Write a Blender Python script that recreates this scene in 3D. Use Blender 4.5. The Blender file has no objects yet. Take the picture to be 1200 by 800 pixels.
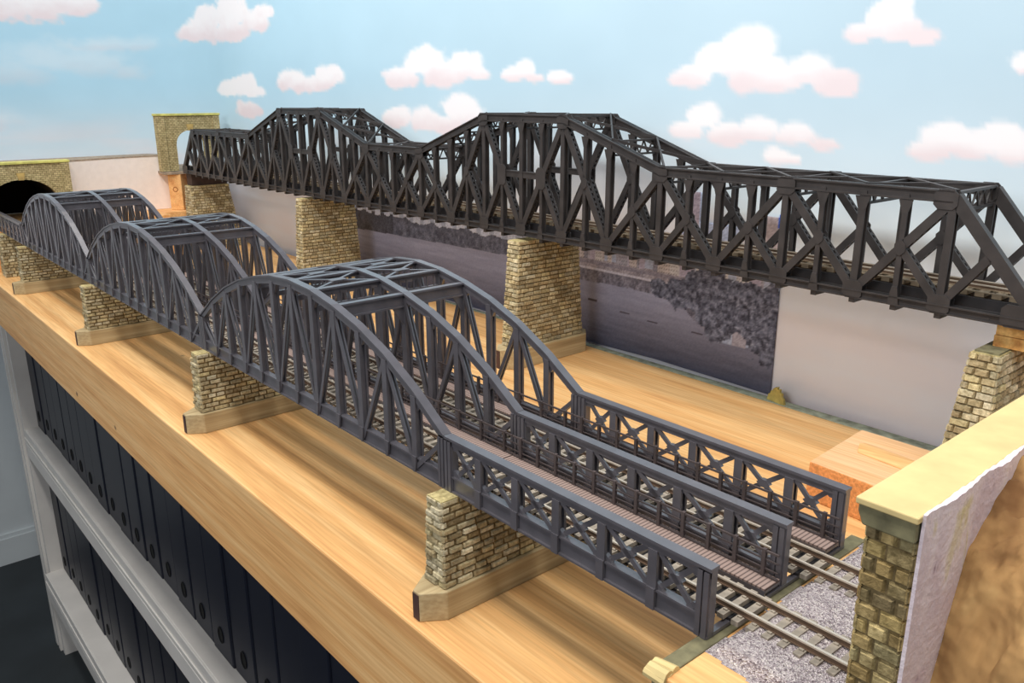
import bpy, math, random
import numpy as np
from mathutils import Vector, Matrix

S = 0.034                      # metres per bridge panel: the layout is an HO scale model
random.seed(7)
C = bpy.context.scene.collection
rnd = random.uniform

# ---------------------------------------------------------------- colour / materials
def lin(c):
    return tuple(((v/255)/12.92 if v/255 <= .04045 else ((v/255+.055)/1.055)**2.4) for v in c)

def new_mat(name, rough=.6, spec=.4):
    m = bpy.data.materials.new(name); m.use_nodes = True
    nt = m.node_tree; b = nt.nodes['Principled BSDF']
    b.inputs['Roughness'].default_value = rough
    b.inputs['Specular IOR Level'].default_value = spec
    return m, nt, b

def coords(nt, scale, space='Object'):
    tc = nt.nodes.new('ShaderNodeTexCoord'); mp = nt.nodes.new('ShaderNodeMapping')
    mp.inputs['Scale'].default_value = [s/S for s in scale]
    nt.links.new(tc.outputs[space], mp.inputs['Vector'])
    return mp.outputs['Vector']

def noise(nt, vec, scale=1., detail=4., dist=0., rough=.5):
    n = nt.nodes.new('ShaderNodeTexNoise')
    n.inputs['Scale'].default_value = scale; n.inputs['Detail'].default_value = detail
    n.inputs['Distortion'].default_value = dist; n.inputs['Roughness'].default_value = rough
    nt.links.new(vec, n.inputs['Vector']); return n

def ramp(nt, fac, stops):
    r = nt.nodes.new('ShaderNodeValToRGB'); e = r.color_ramp.elements
    e[0].position, e[0].color = stops[0][0], (*lin(stops[0][1]), 1)
    e[1].position, e[1].color = stops[-1][0], (*lin(stops[-1][1]), 1)
    for p, c in stops[1:-1]:
        k = e.new(p); k.color = (*lin(c), 1)
    nt.links.new(fac, r.inputs['Fac']); return r.outputs['Color']

def mixc(nt, fac, a, b, mode='MIX'):
    m = nt.nodes.new('ShaderNodeMix'); m.data_type = 'RGBA'; m.blend_type = mode
    if isinstance(fac, (int, float)): m.inputs['Factor'].default_value = fac
    else: nt.links.new(fac, m.inputs['Factor'])
    for s, v in ((6, a), (7, b)):
        if isinstance(v, tuple): m.inputs[s].default_value = (*lin(v), 1)
        else: nt.links.new(v, m.inputs[s])
    return m.outputs[2]

def bump(nt, b, h, strength=.3, dist=.02):
    n = nt.nodes.new('ShaderNodeBump'); n.inputs['Strength'].default_value = strength
    n.inputs['Distance'].default_value = dist*S
    nt.links.new(h, n.inputs['Height']); nt.links.new(n.outputs['Normal'], b.inputs['Normal'])

def paint(name, c, var=.12, rough=.55, scale=3., spec=.4, bmp=0):
    m, nt, b = new_mat(name, rough, spec)
    v = coords(nt, (scale,)*3); n = noise(nt, v, 1., 5.)
    lo = tuple(x*(1-var) for x in c); hi = tuple(min(255, x*(1+var)) for x in c)
    nt.links.new(ramp(nt, n.outputs['Fac'], [(.3, lo), (.7, hi)]), b.inputs['Base Color'])
    if bmp: bump(nt, b, n.outputs['Fac'], bmp)
    return m

def wood(name, light, mid, dark, axis=0, rough=.55, grain=1., knots=True, off=0.):
    m, nt, b = new_mat(name, rough, .35)
    sc = [5., 5., 5.]; sc[axis] = .16
    v = coords(nt, sc)
    n1 = noise(nt, v, .45*grain, 5., .8); n2 = noise(nt, v, 3.2*grain, 3., .2)
    base = ramp(nt, n1.outputs['Fac'], [(.25, dark), (.45, mid), (.62, light), (.85, mid)])
    fine = ramp(nt, n2.outputs['Fac'], [(.3, (205, 190, 170)), (.65, (255, 255, 255))])
    col = mixc(nt, .55, base, fine, 'MULTIPLY')
    if knots:
        sk = [.3, .42, .42]; vk = coords(nt, sk)
        vo = nt.nodes.new('ShaderNodeTexVoronoi'); vo.inputs['Scale'].default_value = 1.
        nt.links.new(vk, vo.inputs['Vector'])
        kf = ramp(nt, vo.outputs['Distance'], [(.02, (255, 255, 255)), (.055, (0, 0, 0))])
        col = mixc(nt, kf, col, (95, 62, 40))
    nt.links.new(col, b.inputs['Base Color'])
    bump(nt, b, n2.outputs['Fac'], .08)
    return m

def attr_mat(name, rough=.8, bmp=.3, bscale=8., spec=.2, mult=.25):
    m, nt, b = new_mat(name, rough, spec)
    a = nt.nodes.new('ShaderNodeAttribute'); a.attribute_name = 'col'
    v = coords(nt, (bscale,)*3); n = noise(nt, v, 1., 6., .3, .6)
    if mult:
        f = ramp(nt, n.outputs['Fac'], [(.3, (150, 145, 130)), (.65, (255, 255, 255))])
        c = mixc(nt, mult, a.outputs['Color'], f, 'MULTIPLY')
    else: c = a.outputs['Color']
    nt.links.new(c, b.inputs['Base Color'])
    if bmp: bump(nt, b, n.outputs['Fac'], bmp, .04)
    return m

def brick_mat(name, c1, c2, mortar, w, h):
    m, nt, b = new_mat(name, .85, .2)
    tc = nt.nodes.new('ShaderNodeTexCoord'); sx = nt.nodes.new('ShaderNodeSeparateXYZ'); cx = nt.nodes.new('ShaderNodeCombineXYZ')
    nt.links.new(tc.outputs['Object'], sx.inputs[0])
    ad = nt.nodes.new('ShaderNodeMath'); ad.operation = 'ADD'
    nt.links.new(sx.outputs['X'], ad.inputs[0]); nt.links.new(sx.outputs['Y'], ad.inputs[1])
    nt.links.new(ad.outputs[0], cx.inputs['X']); nt.links.new(sx.outputs['Z'], cx.inputs['Y'])
    br = nt.nodes.new('ShaderNodeTexBrick'); br.inputs['Scale'].default_value = 1/S
    br.inputs['Brick Width'].default_value = w; br.inputs['Row Height'].default_value = h
    br.inputs['Mortar Size'].default_value = .012; br.inputs['Bias'].default_value = 0
    for k, c in (('Color1', c1), ('Color2', c2), ('Mortar', mortar)): br.inputs[k].default_value = (*lin(c), 1)
    nt.links.new(cx.outputs[0], br.inputs['Vector'])
    n = noise(nt, coords(nt, (4,)*3), 1., 5.)
    f = ramp(nt, n.outputs['Fac'], [(.3, (150, 150, 120)), (.7, (255, 255, 255))])
    nt.links.new(mixc(nt, .5, br.outputs['Color'], f, 'MULTIPLY'), b.inputs['Base Color'])
    iv = nt.nodes.new('ShaderNodeMath'); iv.operation = 'SUBTRACT'; iv.inputs[0].default_value = 1
    nt.links.new(br.outputs['Fac'], iv.inputs[1]); bump(nt, b, iv.outputs[0], .6, .04)
    return m

M = {}
M['blue_grey'] = paint('blue_grey_bridge_paint', (83, 81, 87), .07, .3, 3., .8)
M['blue_grey'].node_tree.nodes['Principled BSDF'].inputs['Coat Weight'].default_value = .3
M['blue_grey'].node_tree.nodes['Principled BSDF'].inputs['Coat Roughness'].default_value = .25
M['dark_steel'] = paint('dark_floor_steel', (38, 37, 40), .12, .6)
M['brown_black'] = paint('weathered_brown_black_paint', (56, 53, 53), .14, .45, 2.)
M['rail_side'] = paint('rusty_rail_steel', (92, 74, 60), .15, .5)
m, nt, b = new_mat('polished_rail_steel', .35, .6); b.inputs['Metallic'].default_value = .55
b.inputs['Base Color'].default_value = (*lin((212, 200, 184)), 1); M['rail'] = m
M['sleeper'] = paint('weathered_sleeper_grey_brown', (152, 143, 130), .16, .75, 5.)
M['sleeper_rear'] = paint('tan_sleeper', (132, 118, 98), .14, .75, 5.)
M['railing'] = paint('dark_railing_paint', (74, 66, 66), .1, .5)
M['table'] = wood('pine_table_top', (238, 196, 138), (232, 182, 120), (212, 158, 102))
M['block'] = wood('sawn_pine_block', (240, 194, 134), (234, 180, 118), (214, 150, 92), knots=False)
M['block_top'] = wood('planed_block_top', (246, 204, 158), (242, 196, 146), (232, 178, 124), knots=False)
M['rough_sawn'] = paint('rough_sawn_end_grain', (216, 150, 94), .12, .85, 14., .15, 1.)
M['shim'] = wood('plywood_shim', (240, 200, 130), (222, 170, 100), (170, 110, 60), axis=1, knots=False)
M['base'] = wood('cream_painted_pier_base', (196, 180, 142), (184, 166, 128), (160, 142, 106), axis=1, knots=False, rough=.7)
M['base_dark'] = paint('dark_brown_strip', (72, 52, 48), .1, .7)
M['stone'] = attr_mat('cut_stone', .85, .7, 12., .2, .8)
M['portal_stone'] = brick_mat('portal_masonry', (212, 196, 150), (182, 166, 124), (122, 108, 76), .23, .115)
M['cap'] = paint('moss_yellow_coping', (196, 192, 110), .1, .75)
M['cap_cream'] = paint('cream_coping', (206, 186, 132), .05, .7, 2.)
M['keystone'] = paint('tan_keystone', (176, 150, 92), .1, .8)
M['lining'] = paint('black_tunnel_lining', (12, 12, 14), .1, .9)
m, nt, b = new_mat('white_plaster', .85, .2)
n1 = noise(nt, coords(nt, (2.2, 2.2, 1.2)), 1., 5., .8); n2 = noise(nt, coords(nt, (10,)*3), 1., 4.)
nt.links.new(ramp(nt, n1.outputs['Fac'], [(.3, (148, 128, 140)), (.36, (206, 192, 202)), (.6, (222, 212, 218)), (.70, (205, 196, 160))]), b.inputs['Base Color'])
bump(nt, b, n2.outputs['Fac'], .4, .05); M['plaster'] = m
M['white_panel'] = paint('white_painted_hardboard', (243, 236, 232), .015, .5)
M['roadbed'] = paint('grey_brown_roadbed', (150, 135, 118), .15, .85, 4.)
M['file'] = paint('dark_navy_file_cover', (26, 30, 44), .05, .4, 1., .3)
M['file_edge'] = paint('black_file_ring', (8, 8, 9), .05, .8)
M['shelf'] = paint('grey_shelf_paint', (222, 219, 214), .03, .5, .4)
M['floor'] = paint('dark_grey_floor', (46, 52, 56), .12, .6, .2)
M['room_wall'] = paint('off_white_wall_paint', (205, 212, 214), .02, .7, .3)
M['strip'] = paint('mossy_grey_strip', (112, 108, 82), .2, .8, 4.)
M['bearing'] = paint('dark_bearing_block', (62, 48, 44), .12, .7)
M['mural'] = attr_mat('painted_sky_mural', .75, 0, 8., .15, 0)
M['print'] = attr_mat('printed_river_paper', .55, 0, 8., .3, 0)

# walkway planks
m, nt, b = new_mat('planked_walkway', .75, .25)
v = coords(nt, (1, 1, 1)); w = nt.nodes.new('ShaderNodeTexWave'); w.bands_direction = 'X'
w.inputs['Scale'].default_value = 4.2; w.inputs['Distortion'].default_value = .25; w.inputs['Detail'].default_value = 2
nt.links.new(v, w.inputs['Vector'])
nt.links.new(ramp(nt, w.outputs['Fac'], [(.06, (92, 78, 74)), (.3, (146, 127, 120)), (1, (156, 137, 129))]), b.inputs['Base Color'])
M['walk'] = m
# ballast
m, nt, b = new_mat('granite_ballast', .9, .2)
vo = nt.nodes.new('ShaderNodeTexVoronoi'); vo.inputs['Scale'].default_value = 40.
nt.links.new(coords(nt, (1, 1, 1)), vo.inputs['Vector'])
sp = nt.nodes.new('ShaderNodeSeparateColor'); nt.links.new(vo.outputs['Color'], sp.inputs[0])
nt.links.new(ramp(nt, sp.outputs[0], [(0, (132, 120, 124)), (.35, (190, 178, 182)), (.75, (214, 204, 204)), (1, (236, 228, 224))]), b.inputs['Base Color'])
bump(nt, b, vo.outputs['Distance'], .9, .06); M['ballast'] = m
# plaster hillside
m, nt, b = new_mat('tan_plaster_earth', .9, .15)
n1 = noise(nt, coords(nt, (.9,)*3), 1., 5., .6); n2 = noise(nt, coords(nt, (9,)*3), 1., 4.)
c1 = ramp(nt, n1.outputs['Fac'], [(.28, (116, 84, 54)), (.5, (172, 136, 90)), (.7, (204, 170, 116))])
nt.links.new(c1, b.inputs['Base Color']); n3 = noise(nt, coords(nt, (2.2,)*3), 1., 2., .1)
bump(nt, b, n3.outputs['Fac'], .7, .25); M['earth'] = m

# ---------------------------------------------------------------- mesh builder
class MB:
    def __init__(s): s.v = []; s.f = []; s.c = []; s.mi = []
    def add(s, vs, fs, col=None, mi=0):
        o = len(s.v); s.v += [tuple(x) for x in vs]
        for f in fs: s.f.append([i+o for i in f]); s.c.append(col); s.mi.append(mi)
        return s
    def hexa(s, p, col=None, mi=0):     # 4 bottom + 4 top
        return s.add(p, [(3, 2, 1, 0), (4, 5, 6, 7), (0, 1, 5, 4), (1, 2, 6, 5), (2, 3, 7, 6), (3, 0, 4, 7)], col, mi)
    def box(s, x0, x1, y0, y1, z0, z1, col=None, mi=0):
        return s.hexa([(x0, y0, z0), (x1, y0, z0), (x1, y1, z0), (x0, y1, z0), (x0, y0, z1), (x1, y0, z1), (x1, y1, z1), (x0, y1, z1)], col, mi)
    def bar(s, p, q, w, t, side=(0, 1, 0), mi=0):   # t along side, w along the normal
        p, q, sd = Vector(p), Vector(q), Vector(side); a = (q-p).normalized()
        n = a.cross(sd).normalized()*w/2; sd = n.cross(a).normalized()*t/2
        return s.hexa([p-n-sd, p+n-sd, p+n+sd, p-n+sd, q-n-sd, q+n-sd, q+n+sd, q-n+sd], None, mi)
    def prism(s, poly, lo, hi, axis=2, col=None, mi=0):
        n = len(poly)
        def mk(a, b, h): return {2: (a, b, h), 1: (a, h, b), 0: (h, a, b)}[axis]
        vs = [mk(a, b, lo) for a, b in poly]+[mk(a, b, hi) for a, b in poly]
        fs = [list(range(n))[::-1], list(range(n, 2*n))]+[(i, (i+1) % n, n+(i+1) % n, n+i) for i in range(n)]
        return s.add(vs, fs, col, mi)
    def cyl(s, p, q, r, n=10, mi=0):
        p, q = Vector(p), Vector(q); a = (q-p).normalized(); u = a.orthogonal().normalized(); w = a.cross(u)
        ring = [(u*math.cos(2*math.pi*i/n)+w*math.sin(2*math.pi*i/n))*r for i in range(n)]
        return s.add([p+k for k in ring]+[q+k for k in ring], [list(range(n))[::-1], list(range(n, 2*n))]+[(i, (i+1) % n, n+(i+1) % n, n+i) for i in range(n)], None, mi)
    def mesh(s, name, mats, origin=(0, 0, 0)):
        o = Vector(origin); me = bpy.data.meshes.new(name)
        me.from_pydata([(Vector(v)-o)*S for v in s.v], [], s.f)
        for m in (mats if isinstance(mats, list) else [mats]): me.materials.append(m)
        for p, k in zip(me.polygons, s.mi): p.material_index = k
        if any(c is not None for c in s.c):
            at = me.color_attributes.new('col', 'FLOAT_COLOR', 'CORNER')
            li = 0
            for p, c in zip(me.polygons, s.c):
                c = (*lin(c or (120, 110, 90)), 1)
                for _ in p.vertices: at.data[li].color = c; li += 1
        me.validate(); bm_fix(me); return me
def bm_fix(me):
    import bmesh
    b = bmesh.new(); b.from_mesh(me); bmesh.ops.recalc_face_normals(b, faces=b.faces); b.to_mesh(b and me); b.free()

def obj(name, mb, mats, parent=None, origin=None, bevel=0):
    """one mesh object; children are expressed in their thing's frame (thing origin in u stored in parent['_o'])"""
    if parent is not None:
        root = parent
        while root.parent is not None: root = root.parent
        org = ORG[root.name]
        po = ORG.get(parent.name, org)
        me = mb.mesh(name, mats, po); o = bpy.data.objects.new(name, me); C.objects.link(o)
        o.parent = parent
        ORG[o.name] = po
    else:
        origin = origin or (0, 0, 0)
        me = mb.mesh(name, mats, origin); o = bpy.data.objects.new(name, me); C.objects.link(o)
        o.location = Vector(origin)*S; ORG[o.name] = origin
    if bevel:
        bv = o.modifiers.new('bevel', 'BEVEL'); bv.width = bevel*S; bv.segments = 2; bv.limit_method = 'ANGLE'
    return o
ORG = {}
def thing(name, label, cat, origin=(0, 0, 0), group=None):
    o = bpy.data.objects.new(name, None); C.objects.link(o); o.location = Vector(origin)*S
    o.empty_display_size = .01; ORG[o.name] = origin
    return tag(o, label, cat, group)
def tag(o, label, cat, group=None, kind=None):
    if label: o['label'] = label
    if cat: o['category'] = cat
    if group: o['group'] = group
    if kind: o['kind'] = kind
    return o
def copy_tree(o, parent=None):
    c = o.copy(); C.objects.link(c)
    if parent is not None: c.parent = parent
    for ch in KIDS(o): copy_tree(ch, c)
    return c
def KIDS(o): return [k for k in bpy.data.objects if k.parent is o]
def struct(o): o['kind'] = 'structure'; return o

# ---------------------------------------------------------------- numpy noise for the painted surfaces
def vnoise(x, y, seed):
    def h(i, j): 
        k = (i*374761393+j*668265263+seed*1442695041) & 0xffffffff
        k = ((k ^ (k >> 13))*1274126177) & 0xffffffff
        return ((k ^ (k >> 16)) & 0xffff)/65535.
    xi, yi = np.floor(x).astype(np.int64), np.floor(y).astype(np.int64); fx, fy = x-xi, y-yi
    fx, fy = fx*fx*(3-2*fx), fy*fy*(3-2*fy)
    return (h(xi, yi)*(1-fx)+h(xi+1, yi)*fx)*(1-fy)+(h(xi, yi+1)*(1-fx)+h(xi+1, yi+1)*fx)*fy
def fbm(x, y, seed, oc=4):
    r = 0; a = .5; t = 0
    for k in range(oc): r = r+a*vnoise(x*2**k, y*2**k, seed+k); t += a; a *= .5
    return r/t
def lerp(a, b, f): return a+(b-a)*f[..., None]
def sst(x, a, b):
    t = np.clip((x-a)/(b-a), 0, 1); return t*t*(3-2*t)
def grid_obj(name, P, col, mat, keep=None):
    """P: (n,m,3) in u, col: (n,m,3) sRGB"""
    n, m = P.shape[:2]; me = bpy.data.meshes.new(name)
    idx = np.arange(n*m).reshape(n, m)
    q = np.stack([idx[:-1, :-1], idx[1:, :-1], idx[1:, 1:], idx[:-1, 1:]], -1)
    q = q[keep[:-1, :-1] & keep[1:, :-1] & keep[1:, 1:] & keep[:-1, 1:]] if keep is not None else q.reshape(-1, 4)
    me.from_pydata((P.reshape(-1, 3)*S).tolist(), [], q.tolist())
    c = np.clip(col.reshape(-1, 3)/255., 0, 1); l = np.where(c <= .04045, c/12.92, ((c+.055)/1.055)**2.4)
    at = me.color_attributes.new('col', 'FLOAT_COLOR', 'POINT')
    at.data.foreach_set('color', np.c_[l, np.ones(len(l))].astype(np.float32).ravel())
    me.materials.append(mat)
    for p in me.polygons: p.use_smooth = True
    o = bpy.data.objects.new(name, me); C.objects.link(o); ORG[o.name] = (0, 0, 0); return o

# ================================================================ SETTING
FLOOR = -33.
struct(obj('floor', MB().box(-80, 30, -60, 18, FLOOR-1, FLOOR), M['floor']))
struct(obj('wall_left', MB().box(-80, -79, -60, 18, FLOOR, 45), M['room_wall']))
struct(obj('baseboard_left', MB().box(-79, -78.6, -60, 18, FLOOR, FLOOR+2.6).box(-79, -78.75, -60, 18, FLOOR+2.6, FLOOR+3.0), M['room_wall']))

# sky mural on the back wall, coved round to the left
LX, RAD, CX, CY = 66., 14., -52., 1.
LARC = RAD*math.pi/2
def mural_xy(t):
    t = np.asarray(t); th = np.clip((t-LX)/RAD, 0, math.pi/2)
    x = np.where(t < LX, 14-t, CX-RAD*np.sin(th)); y = np.where(t < LX, 15., CY+RAD*np.cos(th))
    y = np.where(t > LX+LARC, CY-(t-LX-LARC), y); return x, y
ts = np.arange(-2, 98, .13); zs = np.concatenate([np.arange(-2.6, 17.6, .13), np.array([19., 21.])])
T, Z = np.meshgrid(ts, zs, indexing='ij')
X, Y = mural_xy(T)
right = 1-sst(T, 14, 75)
top = lerp(np.array([174., 214, 235]), np.array([184., 210, 226]), right)
hor = np.array([226., 234, 240])
sky = top+(hor-top)*(1-sst(Z, 4.2, 11.0))[..., None]*.75
grey = np.array([220., 228, 242]); low = np.array([234., 242, 255])
sky = lerp(sky, np.broadcast_to(grey, sky.shape), 1-sst(Z+.5*fbm(T*.3, Z*.6, 3), 3.6, 6.4))
sky = lerp(sky, np.broadcast_to(low, sky.shape), (1-sst(Z, 1.5, 4.2))*.8)
band = sst(fbm(T*.10, Z*.55, 21), .5, .7)*(1-sst(Z, 6.5, 9))*.35
sky = lerp(sky, np.broadcast_to(np.array([236., 224, 228]), sky.shape), band)
sky += ((fbm(T*.25, Z*.4, 40)-.5)*10)[..., None]
CL = [[(83.4, 15.8, 1.4, 1.4), (81.2, 16.0, 1.6, 1.6), (79.1, 16.1, 1.2, 1.1), (85.5, 15.7, 1.6, 1.4)],
 [(68.5, 13.86, 1.6, .76), (66.9, 14.48, 1.8, 1.0), (63.3, 14.6, 1.9, 1.3), (63.85, 13.6, 2.4, .9), (59.6, 14.0, 1.6, .8), (58.3, 14.3, .9, .4)],
 [(64.5, 10.05, 1.3, .6), (62, 10.13, 1.6, .75), (60.5, 9.86, 1.1, .46), (62, 8.7, 1.5, .6)],
 [(55.1, 10.34, 1.4, .72), (53, 10.17, 1.3, .6), (51, 10.6, 1.2, .75)],
 [(43.8, 10.37, 1.17, .63), (41.95, 10.97, 1.35, .75), (40.3, 10.37, 1.2, .66), (38.7, 10.7, 1.08, .64), (37.7, 10.4, .58, .35)],
 [(44.3, 8.44, 1., .53), (41.8, 8.3, 1.03, .58), (39.1, 8.9, 1., .7), (40.4, 8.2, .92, .53)],
 [(35.5, 10.34, .53, .33), (34.74, 10.52, .52, .36), (34.07, 10.18, .35, .2)], [(32.74, 10.15, .5, .28)],
 [(26.6, 10.0, .5, .3), (26.2, 10.08, .6, .43), (25.4, 10.54, .71, .6), (24.46, 10.76, .8, .68), (23.78, 10.03, .8, .6), (22.88, 9.89, .6, .49), (22.2, 10.12, .54, .5), (21.35, 9.75, .5, .4), (20.94, 9.63, .3, .23)],
 [(26.45, 8.3, .49, .39), (25.77, 8.73, .51, .41), (24.9, 8.26, .55, .4), (23.64, 8.45, .52, .41), (22.43, 8.28, .5, .35), (21.43, 8.07, .35, .22)],
 [(20.6, 11.1, .35, .27), (19.94, 11.49, .42, .42), (19.75, 11.8, .3, .34), (19.65, 11.09, .4, .35), (18.95, 10.9, .3, .2)],
 [(18.46, 8.0, .4, .3), (17.94, 8.31, .43, .43), (17.07, 8.19, .45, .42), (16.26, 8.06, .5, .45), (16.71, 8.46, .35, .3), (15.4, 8.2, .5, .4)],
 [(16.2, 10.12, .36, .28), (15.5, 10.1, .4, .3)], [(22.94, 7.6, .4, .31), (22.5, 7.6, .3, .2)]]
WISP = [[(81.2, 12.24, 2.2, 1.2), (78.2, 11.95, 2., 1.0), (75.7, 11.3, 1.1, .6), (83.5, 11.3, 1.6, 1.1)], [(76, 13.2, 2.5, .5)], [(86, 8., 1.5, .9)]]
dn = (fbm(T*.9, Z*1.5, 77, 6)-.5)*1.7
for grp, amax in ((CL, .93), (WISP, .33)):
    for c in grp:
        d = np.full(T.shape, 9.); zb_ = min(p[1]-p[3]*.55 for p in c); zt_ = max(p[1]+p[3] for p in c)
        for (ct, cz, rt, rz) in c:
            dz = (Z-cz)/rz; dz = np.where(dz < 0, dz*1.45, dz)
            d = np.minimum(d, np.sqrt(((T-ct)/(rt*1.5))**2+(dz/1.12)**2))
        soft = .22 if amax > .5 else .7
        a = (1-sst(d+dn*.55, 1.0-soft, 1.0+soft*.6))*amax
        h = np.clip((Z-zb_)/(zt_-zb_), 0, 1)+dn*.25
        body = lerp(np.array([230., 217, 222]), np.array([242., 240, 244]), sst(h, .05, .55))
        sky = sky+(body-sky)*a[..., None]
wall = struct(grid_obj('wall_back', np.stack([X, Y, Z], -1), sky, M['mural']))
wall['label'] = 'painted blue sky with small pinkish clouds on the back wall'

# river photograph pasted on the wall
xs = np.arange(-37, -8.38, .055); zz = np.arange(-.3, 6.45, .045)
XX, ZZ = np.meshgrid(xs, zz, indexing='ij')
bank = np.interp(XX, [-37, -34.9, -28, -21.5, -17.5, -14.6, -13.6, -12.3, -11.6, -10.6, -9.5, -8.4], [2.5, 2.56, 2.7, 2.82, 2.45, 2.54, 2.5, 2.37, 1.87, 1.32, 1.38, 1.5])
river = lerp(np.array([92., 92, 104]), np.array([152., 150, 162]), sst(ZZ, -.2, 2.6))
river += ((fbm(XX*.8, ZZ*9, 5)-.5)*26)[..., None]
col = river.copy()
def put(mask, c, amp=0, sx=6., sz=6., seed=9):
    global col
    c = np.array(c, float)+(((fbm(XX*sx, ZZ*sz, seed)-.5)*2*amp)[..., None] if amp else 0)
    m = np.clip(mask.astype(float), 0, 1)[..., None]; col = col*(1-m)+c*m
land = ZZ > bank
put(land, (178, 184, 196), 8, .6, .6)
lt = 3.55+.25*(fbm(XX*1.2, XX*0, 12)-.5)*2
put(land & (ZZ < lt) & (XX < -17.6), (98, 100, 112), 42, 6, 5, 14)
put(land & (XX < -31) & (ZZ < 3.7), (70, 72, 82), 22, 3, 3, 15)
put((XX < -19) & (ZZ > lt) & (ZZ < lt+.3) & ((XX*1.1) % 1 < .62), (215, 217, 224), 8, 4, 4)
# far bank with wall, rails and buildings on the right-hand half
mid = (XX > -17.6) & (XX < -11.2) & land
put(mid & (ZZ < 2.98), (120, 116, 124), 45, 9, 5, 18)
put(mid & (ZZ >= 2.98) & (ZZ < 3.4), (160, 150, 152), 45, 10, 8, 19)
put((XX > -17.6) & (XX < -11.2) & (abs(ZZ-3.0) < .04), (205, 198, 200))
for k in range(46):
    bx = rnd(-17.6, -8.9); bw = rnd(.18, .6); bh = rnd(3.7, 4.9) if bx < -12.2 else rnd(4.2, 5.35)
    tone = random.choice([(196, 184, 178), (206, 192, 182), (178, 172, 178), (188, 176, 186), (214, 206, 198), (150, 146, 154)])
    mm = (abs(XX-bx) < bw/2) & (ZZ > 3.35) & (ZZ < bh); put(mm, tone, 10, 5, 5)
    put(mm & (((XX-bx)*9) % 1 < .35) & ((ZZ*8) % 1 < .4), tuple(t*.72 for t in tone))
put((abs(XX+11.85) < .2) & (ZZ > 4) & (ZZ < 6.36), (166, 148, 148), 8); put((abs(XX+11.85) < .2) & (ZZ > 4) & (ZZ < 6.3) & ((ZZ*9) % 1 < .3), (146, 130, 132))
put((abs(XX+8.85) < .3) & (ZZ > 4) & (ZZ < 5.85), (182, 164, 156), 12)
put((abs(XX+8.42) < .1) & (ZZ > 4.4) & (ZZ < 5.55), (222, 200, 122), 6)
put((abs(XX+8.5) < .13) & (ZZ > 5.5) & (ZZ < 5.95), (52, 98, 186))
put((XX > -17.5) & (XX < -9) & (ZZ > 3.2) & (ZZ < 3.32), (140, 132, 138), 20)
# big trees lower right
def blob(cx, cz, rx, rz): return np.sqrt(((XX-cx)/rx)**2+((ZZ-cz)/rz)**2)+(fbm(XX*3, ZZ*3, 31)-.5)*.7
for cx, cz, rx, rz in [(-13.2, 2.8, .45, .4), (-12.3, 2.75, .8, .55), (-11.3, 2.9, .9, .85), (-10.3, 2.7, 1., 1.05), (-9.3, 2.6, 1.1, 1.15), (-8.7, 2.3, .9, 1.35), (-10.6, 1.9, .6, .6), (-11.2, 2.2, .5, .5), (-8.6, 1.6, .7, .6)]:
    put(blob(cx, cz, rx, rz) < 1, (100, 102, 114), 80, 9, 9, 33)
put((abs(XX+9.75) < .28) & (ZZ > 1.35) & (ZZ < 1.85-.6*abs(XX+9.85)), (170, 162, 166), 10)
for bx, bz in [(-16.6, 1.75), (-14.9, 1.55), (-13.5, 1.45), (-11.5, 1.45)]:
    put((abs(XX-bx) < .25) & (abs(ZZ-bz) < .03), (64, 60, 66))
col = col*np.array([.96, 1.0, 1.09]); col += (np.random.RandomState(3).rand(*XX.shape)-.5)[..., None]*np.where(land, 34, 10)[..., None]
sil = np.full(XX.shape, 4.1); sil = np.where(XX > -17.5, 4.75, sil); sil = np.where(XX > -12.4, 5.4, sil)
sil = np.where(abs(XX+11.85) < .21, 6.36, sil); sil = np.where(abs(XX+8.85) < .33, 5.86, sil); sil = np.where(abs(XX+8.5) < .14, 5.95, sil)
zbot = np.interp(XX, [-37, -16.7, -13.4, -8.4], [.02, .02, .1, .02])
PZ = np.maximum(ZZ, zbot)
pr = grid_obj('panorama_print', np.stack([XX, np.full(XX.shape, 14.93), PZ], -1), col, M['print'], keep=(ZZ < sil) & (ZZ > -.1))
pr.modifiers.new('paper', 'SOLIDIFY').thickness = .03*S
tag(pr, 'greyish printed photo of a river, trees and city skyline pasted on the back wall', 'photo print')

struct(obj('trim_1', MB().prism([(-27, 14.55), (-1, 14.2), (-1, 14.7), (-27, 14.7)], .002, .02), paint('grey_green_edge_paint', (150, 158, 140), .2, .8, 3.)))
# ================================================================ TABLE
tb = MB().prism([(-60, -1.02), (6, -1.02), (6, 14.7), (-52, 14.7), (-57, 13), (-60, 11.3)], -2.65, 0)
t = obj('layout_table', tb, M['table'], bevel=.05)
tag(t, 'long thick pine table board with knots carrying the front arch bridge and its piers', 'table')

scr = MB()
for k in range(7): scr.prism([(-8.15+.09*k-.07, 0), (-8.15+.09*k+.09, 0), (-8.15+.09*k+.05, .22+.3*math.sin(k*.55)), (-8.15+.09*k-.03, .2+.26*math.sin(k*.5))], 14.45-.02*k, 14.56-.02*k, axis=1)
for i_, v_ in enumerate(scr.v): scr.v[i_] = (v_[0], v_[1], v_[2]+.022)
tag(obj('moss_scrap', scr, paint('yellow_green_scrap', (176, 164, 96), .2, .9)), 'small yellow-green scrap at the wall foot right of the printed photo', 'scrap')
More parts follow.
